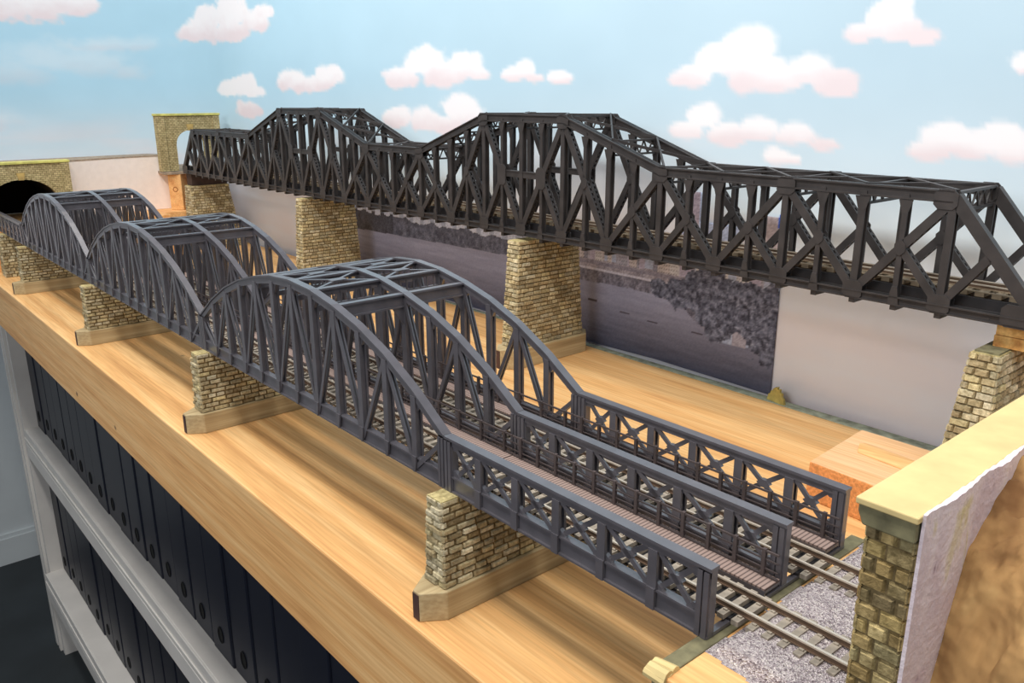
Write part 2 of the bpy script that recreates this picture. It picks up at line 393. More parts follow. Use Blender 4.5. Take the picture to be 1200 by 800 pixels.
# plateau at the right end with ballast
pl = thing('abutment_board', 'raised pine board at the right end carrying the ballast and tracks', 'board', (3, 1.6, 0))
obj('top_board', MB().box(.1, 5.9, -1.0, 4.35, 0.002, 2.35), M['block'], pl, bevel=.03)
obj('edge_strip', MB().box(-.16, .1, -.95, 4.2, 1.9, 2.36).box(-.1, .1, -.9, 4.2, .002, 1.9), M['strip'], pl, bevel=.02)
lump = MB()
for k in range(5): lump.cyl((-.2+rnd(-.03, .03), -1.02+k*.05, 2.28+rnd(-.05, .05)), (.12, -1.0+k*.05, 2.3+rnd(-.04, .04)), rnd(.07, .11), 9)
tag(obj('glue_lump', lump, M['cap_cream'], pl), 'cream lump of dried glue at the strip end', None)
# ballast bed
gx = np.arange(.11, 5.6, .04); gy = np.arange(-.75, 4.3, .04)
GX, GY = np.meshgrid(gx, gy, indexing='ij')
edge = np.minimum(np.minimum(GX-.10-.16*fbm(GY*2, GY*0, 3), GY+.22+.10*GX-.3*fbm(GX*1.8, GX*0, 8)), 4.2-GY-.2*fbm(GX*2, GX*0, 9))
gz = np.maximum(2.353, 2.335+.195*sst(edge, 0, .2)+(fbm(GX*11, GY*11, 55)-.5)*.045)
bo = grid_obj('ballast_bed', np.stack([GX, GY, gz], -1), np.full(GX.shape+(3,), 200.), M['ballast'], keep=edge > -.05)
tag(bo, 'bed of pinkish grey stone ballast around the tracks by the stone portal', 'ballast', kind='stuff')

# ================================================================ STONE BUILDER
PAL = [(206, 192, 154), (214, 202, 168), (198, 182, 142), (190, 174, 136), (220, 210, 180), (202, 190, 156), (186, 168, 130), (208, 194, 150), (196, 186, 154), (180, 164, 128)]
PAL2 = [(176, 156, 106), (166, 144, 98), (188, 166, 116), (152, 136, 98), (180, 150, 98), (170, 158, 118), (192, 174, 126), (146, 130, 96)]
def stones(mb, pb, pt, z0, z1, n, slen=.34, pal=PAL, rough=.03, closed=True, cap=True):
    """courses of individual bevelled stones round a footprint pb (bottom) -> pt (top), counter-clockwise"""
    h = (z1-z0)/n
    def ring(f): return [(Vector(a).lerp(Vector(b), f)) for a, b in zip(pb, pt)]
    core_b = ring(0); core_t = ring(1)
    cx = sum((p for p in core_b), Vector((0, 0)))/len(core_b)
    def inset(r): return [p+(cx-p).normalized()*.035 for p in r]
    N = len(core_b); cb, ct = inset(core_b), inset(core_t)
    mb.add([(p.x, p.y, z0) for p in cb]+[(p.x, p.y, z1-.01) for p in ct], [list(range(N))[::-1], list(range(N, 2*N))]+[(i, (i+1) % N, N+(i+1) % N, N+i) for i in range(N)], (132, 116, 84))
    for k in range(n):
        za, zb2 = z0+k*h+.006, z0+(k+1)*h-.006
        r0, r1 = ring((k+.08)/n), ring((k+.92)/n)
        for i in range(N):
            a0, b0, a1, b1 = r0[i], r0[(i+1) % N], r1[i], r1[(i+1) % N]
            L = (b0-a0).length
            if L < .05: continue
            nrm = Vector(((b0-a0).y, -(b0-a0).x)).normalized(); cuts = [0.]
            first = slen*(rnd(.3, .7) if k % 2 else rnd(.8, 1.2))
            x = first
            while x < L-.12: cuts.append(x); x += slen*rnd(.7, 1.35)
            cuts.append(L)
            for c0, c1 in zip(cuts[:-1], cuts[1:]):
                g = .006
                f0, f1 = (c0+(g if c0 > 0 else -.012))/L, (c1-(g if c1 < L else -.012))/L
                out = nrm*rnd(.005, rough+.012); ins = .03
                fi0, fi1 = f0+ins/L, f1-ins/L
                pa, pb_, pc, pd = a0.lerp(b0, f0), a0.lerp(b0, f1), a1.lerp(b1, f1), a1.lerp(b1, f0)
                qa, qb, qc, qd = a0.lerp(b0, fi0)+out, a0.lerp(b0, fi1)+out, a1.lerp(b1, fi1)+out, a1.lerp(b1, fi0)+out
                bk = -nrm*.035
                c = random.choice(pal); s = rnd(.86, 1.1); c = tuple(min(255, v*s) for v in c)
                zi = ins*.8
                vs = [(*(pa+bk), za), (*(pb_+bk), za), (*(pc+bk), zb2), (*(pd+bk), zb2), (*qa, za+zi), (*qb, za+zi), (*qc, zb2-zi), (*qd, zb2-zi)]
                mb.add(vs, [(4, 5, 6, 7), (0, 1, 5, 4), (1, 2, 6, 5), (2, 3, 7, 6), (3, 0, 4, 7)], c)
    if cap:
        tp = ring(1); ys = sorted(p.y for p in tp); 
        mb.add([(p.x, p.y, z1) for p in tp]+[(p.x, p.y, z1-.05) for p in tp], [list(range(N))]+[(i, (i+1) % N, N+(i+1) % N, N+i) for i in range(N)], (200, 186, 136))

def rect(x0, x1, y0, y1): return [(x0, y0), (x1, y0), (x1, y1), (x0, y1)]
def boat(cx, y0, y1, hw, tip, ch):
    return [(cx-tip, y0), (cx+tip, y0), (cx+hw, y0+ch), (cx+hw, y1-ch), (cx+tip, y1), (cx-tip, y1), (cx-hw, y1-ch), (cx-hw, y0+ch)]
def pier(label, cx, yb, yt_, ytop0, ytop1, zt, hwb, hwt, n, base_h=.6, grp=None, base=True, hws=.3, ys0=-.42, ys1=4.02):
    t = thing('bridge_pier', label, 'pier', (cx, (yb+yt_)/2, 0), grp)
    z0 = 0.002
    if base:
        p = boat(cx, yb, yt_, hwb, .1, .44)
        obj('base_block', MB().prism(p, .002, base_h), M['base'], t, bevel=.02)
        tag(obj('nose_strip', MB().box(cx-.1, cx+.09, yb-.012, yb+.01, .02, base_h-.04), M['base_dark'], t), 'dark brown nose strip', None)
        z0 = base_h
    mb = MB()
    stones(mb, [(cx-hws, ys0), (cx+hws, ys0), (cx+hws, ys1), (cx-hws, ys1)], [(cx-hwt, ytop0), (cx+hwt, ytop0), (cx+hwt, ytop1), (cx-hwt, ytop1)], z0, zt, n, rough=.04)
    obj('stone_shaft', mb, M['stone'], t)
    return t
ZB = 2.368; LZ = ZB-.002
g = 'stone piers of the arch bridge'
for i, (lab) in enumerate(['nearest low stone pier on cream base under the near end of the large arch',
                           'low stone pier under the joint between the nearest and middle arches',
                           'low stone pier under the joint between the middle and farthest arches',
                           'low stone pier under the far end of the farthest arch']):
    pier(lab, -5.83-12*i, -.86, 4.45, -.38, 3.98, LZ, .4, .22, 13, .6, g)
p = thing('bridge_pier', 'small stone pier without base at the far left end of the arch bridge', 'pier', (-47.3, 1.8, 0), g)
mb = MB(); stones(mb, rect(-47.6, -46.75, -.35, 4.), rect(-47.5, -46.85, -.3, 3.9), .002, LZ, 14); obj('stone_shaft', mb, M['stone'], p)
g = 'stone piers of the high dark bridge'
pier('tall stone pier behind the nearest arch under the near hump of the dark bridge', -16.42, 9.92, 14.3, 10.66, 13.6, 4.60, .55, .29, 25, .72, g, hws=.38, ys0=10.42, ys1=13.8)
pier('tall stone pier between the arches under the far hump of the dark bridge', -32.85, 9.92, 14.3, 10.66, 13.6, 4.675, .55, .29, 25, .72, g, hws=.38, ys0=10.42, ys1=13.8)
def rect(x0, x1, y0, y1): return [(x0, y0), (x1, y0), (x1, y1), (x0, y1)]
t = thing('bridge_pier', 'stone abutment pier under the right end of the dark bridge with wood on top', 'pier', (-.8, 12.2, 0), g)
mb = MB(); stones(mb, rect(-1.4, -.25, 10.15, 14.2), rect(-1.04, -.46, 10.72, 13.8), .002, 4.06, 24, pal=PAL, rough=.04); obj('stone_shaft', mb, M['stone'], t)
obj('top_slab', MB().box(-1.0, -.5, 10.78, 13.75, 4.06, 4.1), M['strip'], t)
t = thing('bridge_pier', 'stone abutment pier under the left end of the dark bridge beside the wood post', 'pier', (-49, 12.2, 0), g)
mb = MB(); stones(mb, rect(-49.75, -48.3, 10.8, 14.0), rect(-49.5, -48.55, 10.95, 13.45), .002, 4.1, 25, .3); obj('stone_shaft', mb, M['stone'], t)
tag(obj('timber_shim', MB().box(-.85, .45, 11.35, 13.3, 4.1, 4.36).box(-.83, .44, 11.36, 13.3, 4.37, 4.655), M['shim'], bevel=.01), 'stacked pale wood shims between right stone abutment and dark bridge end', 'wood shim')
tag(obj('bearing_block', MB().box(-49.45, -48.6, 11.1, 13.4, 4.11, 4.88), M['bearing']), 'dark brown block between left stone abutment and end of the dark bridge', 'bearing block')

# ================================================================ PORTALS
def portal(label, xf, th, y0, y1, z0, z1, oc, ohw, spring, crown, matl, capm, cape=.1, liner=True, key=True, hole_bottom=None):
    t = thing('tunnel_portal', label, 'tunnel portal', (xf, (y0+y1)/2, z0))
    nn = 24
    arch = [(oc+ohw*math.cos(math.pi*i/nn), spring+(crown-spring)*math.sin(math.pi*i/nn)) for i in range(nn+1)]
    face = [(oc+ohw, z0)]+arch+[(oc-ohw, z0)]
    mb = MB(); xb = xf-th if th > 0 else xf-th
    xa, xc = min(xf, xb), max(xf, xb)
    # wall as strips left and right of the opening and above it
    mb.box(xa, xc, y0, oc-ohw, z0, z1); mb.box(xa, xc, oc+ohw, y1, z0, z1)
    for (ya, za), (yb_, zb_) in zip(arch[:-1], arch[1:]):
        mb.hexa([(xa, yb_, zb_), (xc, yb_, zb_), (xc, ya, za), (xa, ya, za), (xa, yb_, z1), (xc, yb_, z1), (xc, ya, z1), (xa, ya, z1)])
    obj('stone_wall', mb, matl, t)
    fx0, fx1 = (xf-.02, xf+.05)
    ring = MB()
    for i in range(nn):
        a0, a1 = math.pi*(i+.06)/nn, math.pi*(i+.94)/nn
        def pt(a, k): return (oc+(ohw+k)*math.cos(a), spring+(crown-spring+k)*math.sin(a))
        p4 = [pt(a0, 0), pt(a0, .22), pt(a1, .22), pt(a1, 0)]
        ring.prism(p4, fx0, fx1, axis=0)
    obj('arch_ring', ring, matl, t)
    for ya, yb_ in ((y0, y0+.45), (y1-.45, y1)): obj('pilaster', MB().box(fx0, fx1+.03, ya, yb_, z0, z1), matl, t)
    if key: obj('keystone', MB().prism([(oc-.14, crown-.03), (oc+.14, crown-.03), (oc+.22, crown+.38), (oc-.22, crown+.38)], fx0, fx1+.05, axis=0), M['keystone'], t)
    obj('coping', MB().box(xa-.05, xc+.13, y0-.06, y1+.06, z1, z1+.14), capm, t, bevel=.02)
    return t
lowp = portal('low wide stone tunnel portal at the left end where both arch bridge tracks enter', -50., .55, -.85, 4.4, 2.42, 5.88, 1.77, 1.9, 3.5, 5.0, M['portal_stone'], M['cap'])
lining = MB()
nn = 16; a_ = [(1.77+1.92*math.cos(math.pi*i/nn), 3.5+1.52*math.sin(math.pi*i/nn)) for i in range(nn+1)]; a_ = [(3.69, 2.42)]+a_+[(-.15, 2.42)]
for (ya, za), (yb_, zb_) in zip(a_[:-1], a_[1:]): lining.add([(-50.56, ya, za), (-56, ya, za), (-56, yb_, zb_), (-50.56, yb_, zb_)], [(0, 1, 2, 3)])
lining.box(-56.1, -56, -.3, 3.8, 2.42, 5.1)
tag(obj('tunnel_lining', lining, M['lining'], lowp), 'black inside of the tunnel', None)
portal('tall narrow stone portal standing against the sky at the dark bridge left end', -50.95, .6, 10.12, 14.2, 4.92, 8.42, 12.2, .98, 6.6, 7.5, M['portal_stone'], M['cap'])

# left plateau, roadbed, posts, white panel
L = [(-58, -1.0), (-48.72, -1.0), (-48.72, 9.6), (-49.85, 9.6), (-49.85, 13.2), (-57, 13.0), (-58, 12.0)]
tag(obj('riser_board', MB().prism(L, .002, 2.4), M['block'], bevel=.02), 'raised wooden board at the far left carrying the low portal and wood post', 'board')
tag(obj('roadbed_board', MB().box(-57., -50.45, 10.15, 13.6, 4.74, 4.9), M['roadbed']), 'narrow upper roadbed board beneath the tall stone portal', 'board')
pm = MB().prism([(-50.42, 11.05), (-51.2, 11.75), (-51.75, 11.1), (-50.97, 10.4)], 2.41, 4.73)
ps = tag(obj('wood_post', pm, M['block'], bevel=.03), 'short orange wood post with a round knot holding up the tall portal', 'wood post')
tag(obj('wood_post', MB().box(-51.6, -50.5, 12.9, 13.1, 2.41, 4.73), M['block'], bevel=.03), 'thin wood post behind the bridge end under the tall portal right side', 'wood post')
kn = MB()
for r, d in ((.17, .004), (.1, .008)):
    pass
nk = Vector((.763, -.646, 0)); kc = Vector((-50.695, 10.725, 3.75))
kn = MB().cyl(kc, kc+nk*.012, .17, 16)
ki = MB().cyl(kc+nk*.012, kc+nk*.016, .11, 16)
M['knot'] = paint('knot_brown', (150, 92, 44), .1, .7)
ko = obj('knot', kn, M['knot'], ps); obj('knot_core', ki, M['block'], ko)
panel = MB(); path = []
for i in range(15):
    f = i/14; path.append((-50.62-1.35*f-.45*math.sin(f*math.pi), 4.5+6.9*f))
for (xa, ya), (xb, yb_) in zip(path[:-1], path[1:]):
    panel.hexa([(xa-.08, ya, 2.41), (xa, ya, 2.41), (xb, yb_, 2.41), (xb-.08, yb_, 2.41), (xa-.08, ya, 5.84), (xa, ya, 5.84), (xb, yb_, 5.84), (xb-.08, yb_, 5.84)])
tag(obj('curved_fascia', panel, M['white_panel']), 'curved white board between the low portal and the tall portal', 'panel')
tag(obj('upper_roadbed', MB().prism([(-50.75, -1.2)]+[(x+.02, y) for x, y in path]+[(-54.2, 10.25), (-53.2, -1.2)], 5.845, 5.92), M['roadbed']), 'grey brown upper roadbed along the top of the white curved board', 'roadbed')

# right foreground portal (its end and back face the camera)
t = thing('tunnel_portal', 'large stone portal in the right foreground with cream coping and plastered back', 'tunnel portal', (2.5, 1.8, 2.35))
mb = MB(); stones(mb, rect(2.2, 2.72, -.6, .12), rect(2.2, 2.72, -.6, .12), 2.36, 5.3, 16, .24, PAL2, .004, cap=False)
stones(mb, rect(2.2, 2.72, 3.55, 4.25), rect(2.2, 2.72, 3.55, 4.25), 2.36, 5.3, 16, .26, PAL2, .004, cap=False)
stones(mb, rect(2.22, 2.72, .12, 3.55), rect(2.22, 2.72, .12, 3.55), 4.72, 5.3, 3, .34, PAL2, .04, cap=False)
obj('stone_wall', mb, M['stone'], t)
mb = MB(); nn = 20
ar = [(1.83+1.72*math.cos(math.pi*i/nn), 3.5+1.2*math.sin(math.pi*i/nn)) for i in range(nn+1)]
for (ya, za), (yb_, zb_) in zip(ar[:-1], ar[1:]):
    mb.hexa([(2.24, yb_, zb_), (2.7, yb_, zb_), (2.7, ya, za), (2.24, ya, za), (2.24, yb_, 4.73), (2.7, yb_, 4.73), (2.7, ya, 4.73), (2.24, ya, 4.73)])
obj('arch_wall', mb, M['portal_stone'], t)
pc = MB(); pc.box(2.11, 2.74, -.71, 4.4, 5.505, 5.58)
obj('coping', pc, M['cap_cream'], t, bevel=.015)
obj('cornice', MB().prism([(2.19, 5.28), (2.72, 5.28), (2.72, 5.5), (2.13, 5.5), (2.13, 5.42)], -.68, 4.35, axis=1), M['strip'], t, bevel=.02)
# white plaster back, edge a little ragged at the top
bk = MB(); ys = np.linspace(-.62, 5.2, 60)
prev = None
for y in ys:
    zt = 5.59+.008*math.sin(y*9)+.008*math.sin(y*31)
    x1 = 2.79+.02*math.sin(y*5+1)
    cur = (y, zt, x1)
    if prev: bk.hexa([(2.725, prev[0], 2.37), (prev[2], prev[0], 2.37), (x1, y, 2.37), (2.725, y, 2.37), (2.74, prev[0], prev[1]), (prev[2], prev[0], prev[1]), (x1, y, zt), (2.74, y, zt)])
    prev = cur
obj('plaster_back', bk, M['plaster'], t)
# earth mound behind the portal
mx = np.linspace(2.77, 5.8, 90); my = np.linspace(-4.2, 4.3, 200)
MX, MY = np.meshgrid(mx, my, indexing='ij')
sh = MY+.62*(MX-2.8)
mz = np.interp(sh, [-1.0, -.3, -.1, .09, .28, .62, 1.14, 2.01, 3.2, 6], [1.2, 2.35, 2.7, 3.37, 4.0, 4.6, 5.05, 5.4, 5.6, 5.75])
mz = mz+.12-.10*(MX-2.8)+(fbm(MX*2.2, MY*2.2, 91)-.5)*.85*sst(MX, 2.8, 3.2)+(fbm(MX*5, MY*5, 92)-.5)*.3
mz = np.maximum(mz, 2.36)
mo = grid_obj('earth_mound', np.stack([MX, MY, mz], -1), np.full(MX.shape+(3,), 170.), M['earth'], keep=(MY > -1.0))
tag(mo, 'brown lumpy earth hillside behind the stone portal in the right foreground', 'hillside')

# wood block and stick at the right
bl = MB(); bl.hexa([(-3.72, 9.15, .002), (-1.5, 9.0, .002), (-1.5, 11.97, .002), (-3.86, 11.98, .002), (-3.67, 9.12, 1.), (-1.5, 8.98, 1.), (-1.5, 11.95, 1.), (-3.83, 11.97, 1.)]); bl.mi[2] = 1
tag(obj('wood_block', bl, [M['block_top'], M['rough_sawn']], bevel=.03), 'rough sawn wood block lying on the table behind the portal coping', 'wood block')
sk = MB(); n = 14; r = .3
pts = []
for i in range(n+1):
    a = math.pi*i/n; pts.append((math.cos(a)*r, math.sin(a)*.16))
vs = [(-3.2, 10.68-p[0], 1.004+p[1]) for p in pts]+[(-1.6, 10.5-p[0], 1.004+p[1]) for p in pts]
vs = [((-3.28+.12*abs(p[0])/r, 10.75-p[0], 1.004+p[1]*.8)) for p in pts]+[(-1.55, 10.55-p[0], 1.004+p[1]) for p in pts]
sk.add(vs, [(i, i+1, n+2+i, n+1+i) for i in range(n)]+[list(range(n+1)), list(range(n+1, 2*n+2))[::-1], (0, n, 2*n+1, n+1)])
tag(obj('wood_stick', sk, M['block'], bevel=.01), 'short half-round wood stick lying on top of the sawn block', 'wood stick')

# ================================================================ FRONT ARCH BRIDGE
H = 1.09
HTS = [1.09, 1.72, 2.22, 2.59, 2.84, 3.01, 3.07, 3.01, 2.84, 2.59, 2.22, 1.72, 1.09]
YT = [0., 1.8, 3.5]; W = .17
def ipost(mb, x, y, z0, z1, w=.165):
    mb.box(x-w/2, x+w/2, y, y+.045, z0, z1); mb.box(x-w/2, x+w/2, y+W-.045, y+W, z0, z1); mb.box(x-w/2+.035, x+w/2-.035, y+.04, y+W-.04, z0, z1)
def strip(mb, pts, d, y0, y1, dz=0):
    for (xa, za), (xb, zb_) in zip(pts[:-1], pts[1:]):
        mb.hexa([(xa, y0, za+dz-d), (xb, y0, zb_+dz-d), (xb, y1, zb_+dz-d), (xa, y1, za+dz-d), (xa, y0, za+dz), (xb, y0, zb_+dz), (xb, y1, zb_+dz), (xa, y1, za+dz)])
def foot(mb, x, y, w=.15):
    mb.prism([(x-w/2, ZB+.34), (x-w/2*.9, ZB+.2), (x-.03, ZB+.01), (x+.03, ZB+.01), (x+w/2*.9, ZB+.2), (x+w/2, ZB+.34)], y-.025, y+.02, axis=1)
def endpost(mb, x0, x1, y, h):
    w = (x1-x0); n = 3 if w > .25 else 2
    mb.box(x0, x1, y+.02, y+W-.02, ZB, ZB+h)
    for k in range(n):
        a = x0+w*k/n; mb.box(a+.004, a+w/n*.8, y-.012, y+W+.012, ZB, ZB+h-.03)
def deck_parts(t, xr, xl, mat):
    n = int(round(xr-xl))
    fb = MB()
    for k in range(n+1):
        x = min(max(xr-k*(xr-xl)/n, xl+.05), xr-.05); fb.box(x-.05, x+.05, .12, YT[2]+.05, ZB+.01, ZB+.065)
    obj('floor_beams', fb, mat, t)
    sb = MB()
    for y in (.84, 2.565): sb.box(xl+.01, xr+.0, y-.32, y+.32, ZB+.066, ZB+.11)
    obj('deck_plate', sb, M['dark_steel'], t)
    for j in (1, 2):
        y1 = YT[j]-.03; y0 = y1-.4
        wk = obj('walkway', MB().box(xl+.01, xr-.01, y0, y1, ZB+.17, ZB+.2), M['walk'], t)
        obj('fascia_beam', MB().box(xl+.01, xr-.01, y0-.005, y0+.03, ZB+.0, ZB+.168).box(xl+.01, xr-.01, y0, y1, ZB+.12, ZB+.168), mat, wk)
        hr = MB(); yy = y1-.09; zt = ZB+.2
        for dz, th in ((.42, .032), (.28, .022), (.13, .022)): hr.box(xl+.01, xr-.01, yy-th/2, yy+th/2, zt+dz-th/2, zt+dz+th/2)
        hr.box(xl+.01, xr-.01, yy-.015, yy+.03, zt, zt+.03)
        ho = obj('handrail', hr, M['railing'], t)
        step = .5 if (xr-xl) < 8 else .75
        m_ = int((xr-xl)/step); pme = None
        for k in range(m_):
            x = xr-.25-k*step
            if pme is None:
                po = obj('handrail_post', MB().box(x-.03, x+.03, yy-.03, yy+.03, zt, zt+.45), M['railing'], ho)
                pme = po; px = x
            else:
                c = pme.copy(); C.objects.link(c); c.parent = ho; c.location = ((x-px)*S, 0, 0)
def girder(y, xl, xr):
    g_ = MB(); g_.box(xl, xr, y+.045, y+W-.045, ZB+.03, ZB+.3); g_.box(xl, xr, y, y+W, ZB, ZB+.035); g_.box(xl, xr, y+.01, y+W-.01, ZB+.295, ZB+.33)
    return g_
def make_arch(label):
    xr, xl = -6., -18.
    t = thing('arch_span', label, 'bridge span', (-12, 1.8, ZB), 'arched spans of the front bridge'); mat = M['blue_grey']
    e = .006
    nx = [xl+1.*k for k in range(13)]; nx[0] += e; nx[12] -= e
    top = [(x, ZB+h) for x, h in zip(nx, HTS)]
    for y in YT:
        obj('bottom_girder', girder(y, xl+e, xr-e), mat, t)
        ch = MB(); strip(ch, top, .045, y-.01, y+W+.01); strip(ch, top, .16, y+.02, y+W-.02, -.04)
        for k in range(1, 12):
            x, z = top[k]; d = .16
            sl = (HTS[min(k+1, 12)]-HTS[max(k-1, 0)])/2
            ch.prism([(x-.2, z-.18-.2*sl), (x+.2, z-.18+.2*sl), (x+.09, z-.42), (x-.09, z-.42)], y+.05, y+W-.05, axis=1)
        obj('arch_chord', ch, mat, t)
        for x0, x1 in ((xl+e, xl+.2), (xr-.2, xr-e)):
            q = MB(); endpost(q, x0, x1, y, H-.05); obj('end_post', q, mat, t)
        for k in range(1, 12):
            q = MB(); ipost(q, nx[k], y, ZB+.33, ZB+HTS[k]-.14); foot(q, nx[k], y); obj('post', q, mat, t)
        for k in range(12):
            a, b2 = (k, k+1)
            if k % 2 == 0: pa, pb_ = (nx[a]+.02, ZB+HTS[a]-.12), (nx[b2]-.03, ZB+.12)
            else: pa, pb_ = (nx[a]+.03, ZB+.12), (nx[b2]-.02, ZB+HTS[b2]-.12)
            q = MB()
            for dy in (.03, W-.06): q.bar((pa[0], y+dy, pa[1]), (pb_[0], y+dy, pb_[1]), .095, .035)
            obj('diagonal', q, mat, t)
    for k in (4, 5, 6, 7, 8):
        x = nx[k]; z = ZB+HTS[k]-.02; q = MB(); y0, y1 = .1, YT[2]+.08; sg = 1
        q.box(x-.085, x+.085, y0, y1, z-.045, z)
        if k in (4, 8):
            q.box(x-.02, x+.02, y0, y1, z-.3, z-.04); q.box(x-.07, x+.07, y0, y1, z-.32, z-.28)
            for yy in YT:
                for s in (-1, 1):
                    if (yy == 0 and s < 0) or (yy == 3.5 and s > 0): continue
                    yb_ = yy+W/2+s*.08
                    q.prism([(yb_, z-.3), (yb_+s*.3, z-.3), (yb_, z-.75)][::s], x-.025, x+.025, axis=0)
            obj('portal_beam', q, mat, t)
        else:
            q.box(x-.02, x+.02, y0, y1, z-.14, z-.04); q.box(x-.05, x+.05, y0, y1, z-.5, z-.38)
            for i in range(8):
                for lo in (.17, 1.97):
                    ya = lo+i*.2; q.box(x-.015, x+.015, ya, ya+.035, z-.4, z-.1)
            obj('cross_beam', q, mat, t)
    for a in (5, 6):
        for y0, y1 in ((.17, 1.8), (1.97, 3.5)):
            q = MB()
            for ya, yb_ in ((y0, y1), (y1, y0)):
                q.bar((nx[a], ya, ZB+HTS[a]-.04), (nx[a+1], yb_, ZB+HTS[a+1]-.04), .03, .07, side=(.5, .5 if ya > yb_ else -.5, 0))
            ym = (y0+y1)/2; xm = (nx[a]+nx[a+1])/2; zm = ZB+(HTS[a]+HTS[a+1])/2-.035
            q.box(xm-.12, xm+.12, ym-.2, ym+.2, zm-.02, zm+.015)
            obj('wind_brace', q, mat, t)
    deck_parts(t, xr, xl, mat)
    return t
def make_approach(label):
    xr, xl = 0., -6.
    t = thing('girder_span', label, 'bridge span', (-3, 1.8, ZB), 'low straight spans of the front bridge'); mat = M['blue_grey']
    e = .006
    for y in YT:
        obj('bottom_girder', girder(y, xl+e, xr-e), mat, t)
        ch = MB(); ch.box(xl+e, xr, y-.01, y+W+.01, ZB+H-.05, ZB+H); ch.box(xl+e, xr-.01, y+.02, y+W-.02, ZB+H-.16, ZB+H-.04)
        obj('top_chord', ch, mat, t)
        for x0, x1 in ((xl+e, xl+.22), (xr-.22, xr-.005)):
            q = MB(); endpost(q, x0, x1, y, H-.05); obj('end_post', q, mat, t)
        xs_ = [xl+.22]+[xl+k for k in range(1, 6)]+[xr-.22]
        for k in range(1, 6):
            q = MB(); ipost(q, xl+k, y, ZB+.33, ZB+H-.15); q.box(xl+k-.075, xl+k+.075, y-.02, y+.04, ZB, ZB+.34); obj('post', q, mat, t)
        for xa, xb in zip(xs_[:-1], xs_[1:]):
            q = MB(); zlo, zhi = ZB+.32, ZB+H-.12; xa2, xb2 = xa+.07, xb-.07
            q.bar((xa2, y+.05, zhi), (xb2, y+.05, zlo), .085, .04); q.bar((xa2, y+.1, zlo), (xb2, y+.1, zhi), .085, .04)
            xm, zm = (xa+xb)/2, (zlo+zhi)/2
            q.prism([(xm-.13, zm), (xm-.05, zm-.07), (xm+.05, zm-.07), (xm+.13, zm), (xm+.05, zm+.07), (xm-.05, zm+.07)], y+.03, y+.12, axis=1)
            for cx_, cz_, sx_, sz_ in ((xa, zhi, 1, -1), (xb, zhi, -1, -1), (xa, zlo, 1, 1), (xb, zlo, -1, 1)):
                tri = [(cx_, cz_), (cx_+sx_*.2, cz_), (cx_+sx_*.15, cz_+sz_*.06), (cx_+sx_*.07, cz_+sz_*.12), (cx_, cz_+sz_*.12)]
                q.prism(tri, y+.04, y+.12, axis=1)
            obj('cross_bracing', q, mat, t)
    deck_parts(t, xr, xl, mat)
    return t
arch = make_arch('nearest and largest looking of the three grey arched truss spans')
for k, lab in ((1, 'middle one of the three grey arched truss spans'), (2, 'farthest of the three grey arched truss spans near the low portal')):
    c = copy_tree(arch); c.location = arch.location+Vector((-12*k*S, 0, 0)); c['label'] = lab
ap = make_approach('low grey girder span with crossed bracing in the right foreground')
c = copy_tree(ap); c.location = ap.location+Vector((-42.35*S, 0, 0)); c['label'] = 'low grey girder span at the far left edge before the low portal'
bs = c

# ---------------------------------------------------------------- tracks
def track(label, yc, zt, x0, x1, gauge, sl, sp, matS, sh=.09, sw=.11, group=None, grp_root=None):
    """sleepers from x0 (near) to x1 (far), sleeper bottom at zt"""
    t = thing('railway_track', label, 'railway track', (x0, yc, zt), group)
    for s in (-1, 1):
        y = yc+s*gauge/2; q = MB(); zr = zt+sh
        q.box(x1, x0, y-.036, y+.036, zr, zr+.014, mi=1); q.box(x1, x0, y-.01, y+.01, zr+.014, zr+.075, mi=1); q.box(x1, x0, y-.021, y+.021, zr+.075, zr+.1)
        obj('rail', q, [M['rail'], M['rail_side']], t)
    n = int((x0-x1)/sp); first = None
    def slp(mb, x):
        mb.box(x-sw/2, x+sw/2, yc-sl/2, yc+sl/2, zt, zt+sh)
        for s in (-1, 1):
            for d in (-.07, .07): mb.box(x-.03, x+.03, yc+s*gauge/2+d-.018, yc+s*gauge/2+d+.018, zt+sh, zt+sh+.022)
    rest = MB()
    for k in range(n):
        x = x0-sp*(k+.5)
        if k < 100:
            if first is None:
                q = MB(); slp(q, x); first = obj('sleeper', q, matS, t); fx = x
            else:
                o = first.copy(); C.objects.link(o); o.parent = t; o.location = ((x-fx)*S, 0, 0)
        else: slp(rest, x)
    if rest.v: obj('distant_sleepers', rest, matS, t)['kind'] = 'stuff'
    return t
g = 'tracks across the front bridge'
track('front railway track running between the nearest and middle trusses', .84, ZB+.112, 2.6, -50.2, .45, .84, .235, M['sleeper'], group=g, sh=.075)
track('second railway track running between the middle and rear trusses', 2.565, ZB+.112, 2.6, -50.2, .45, .8, .235, M['sleeper'], group=g, sh=.075)

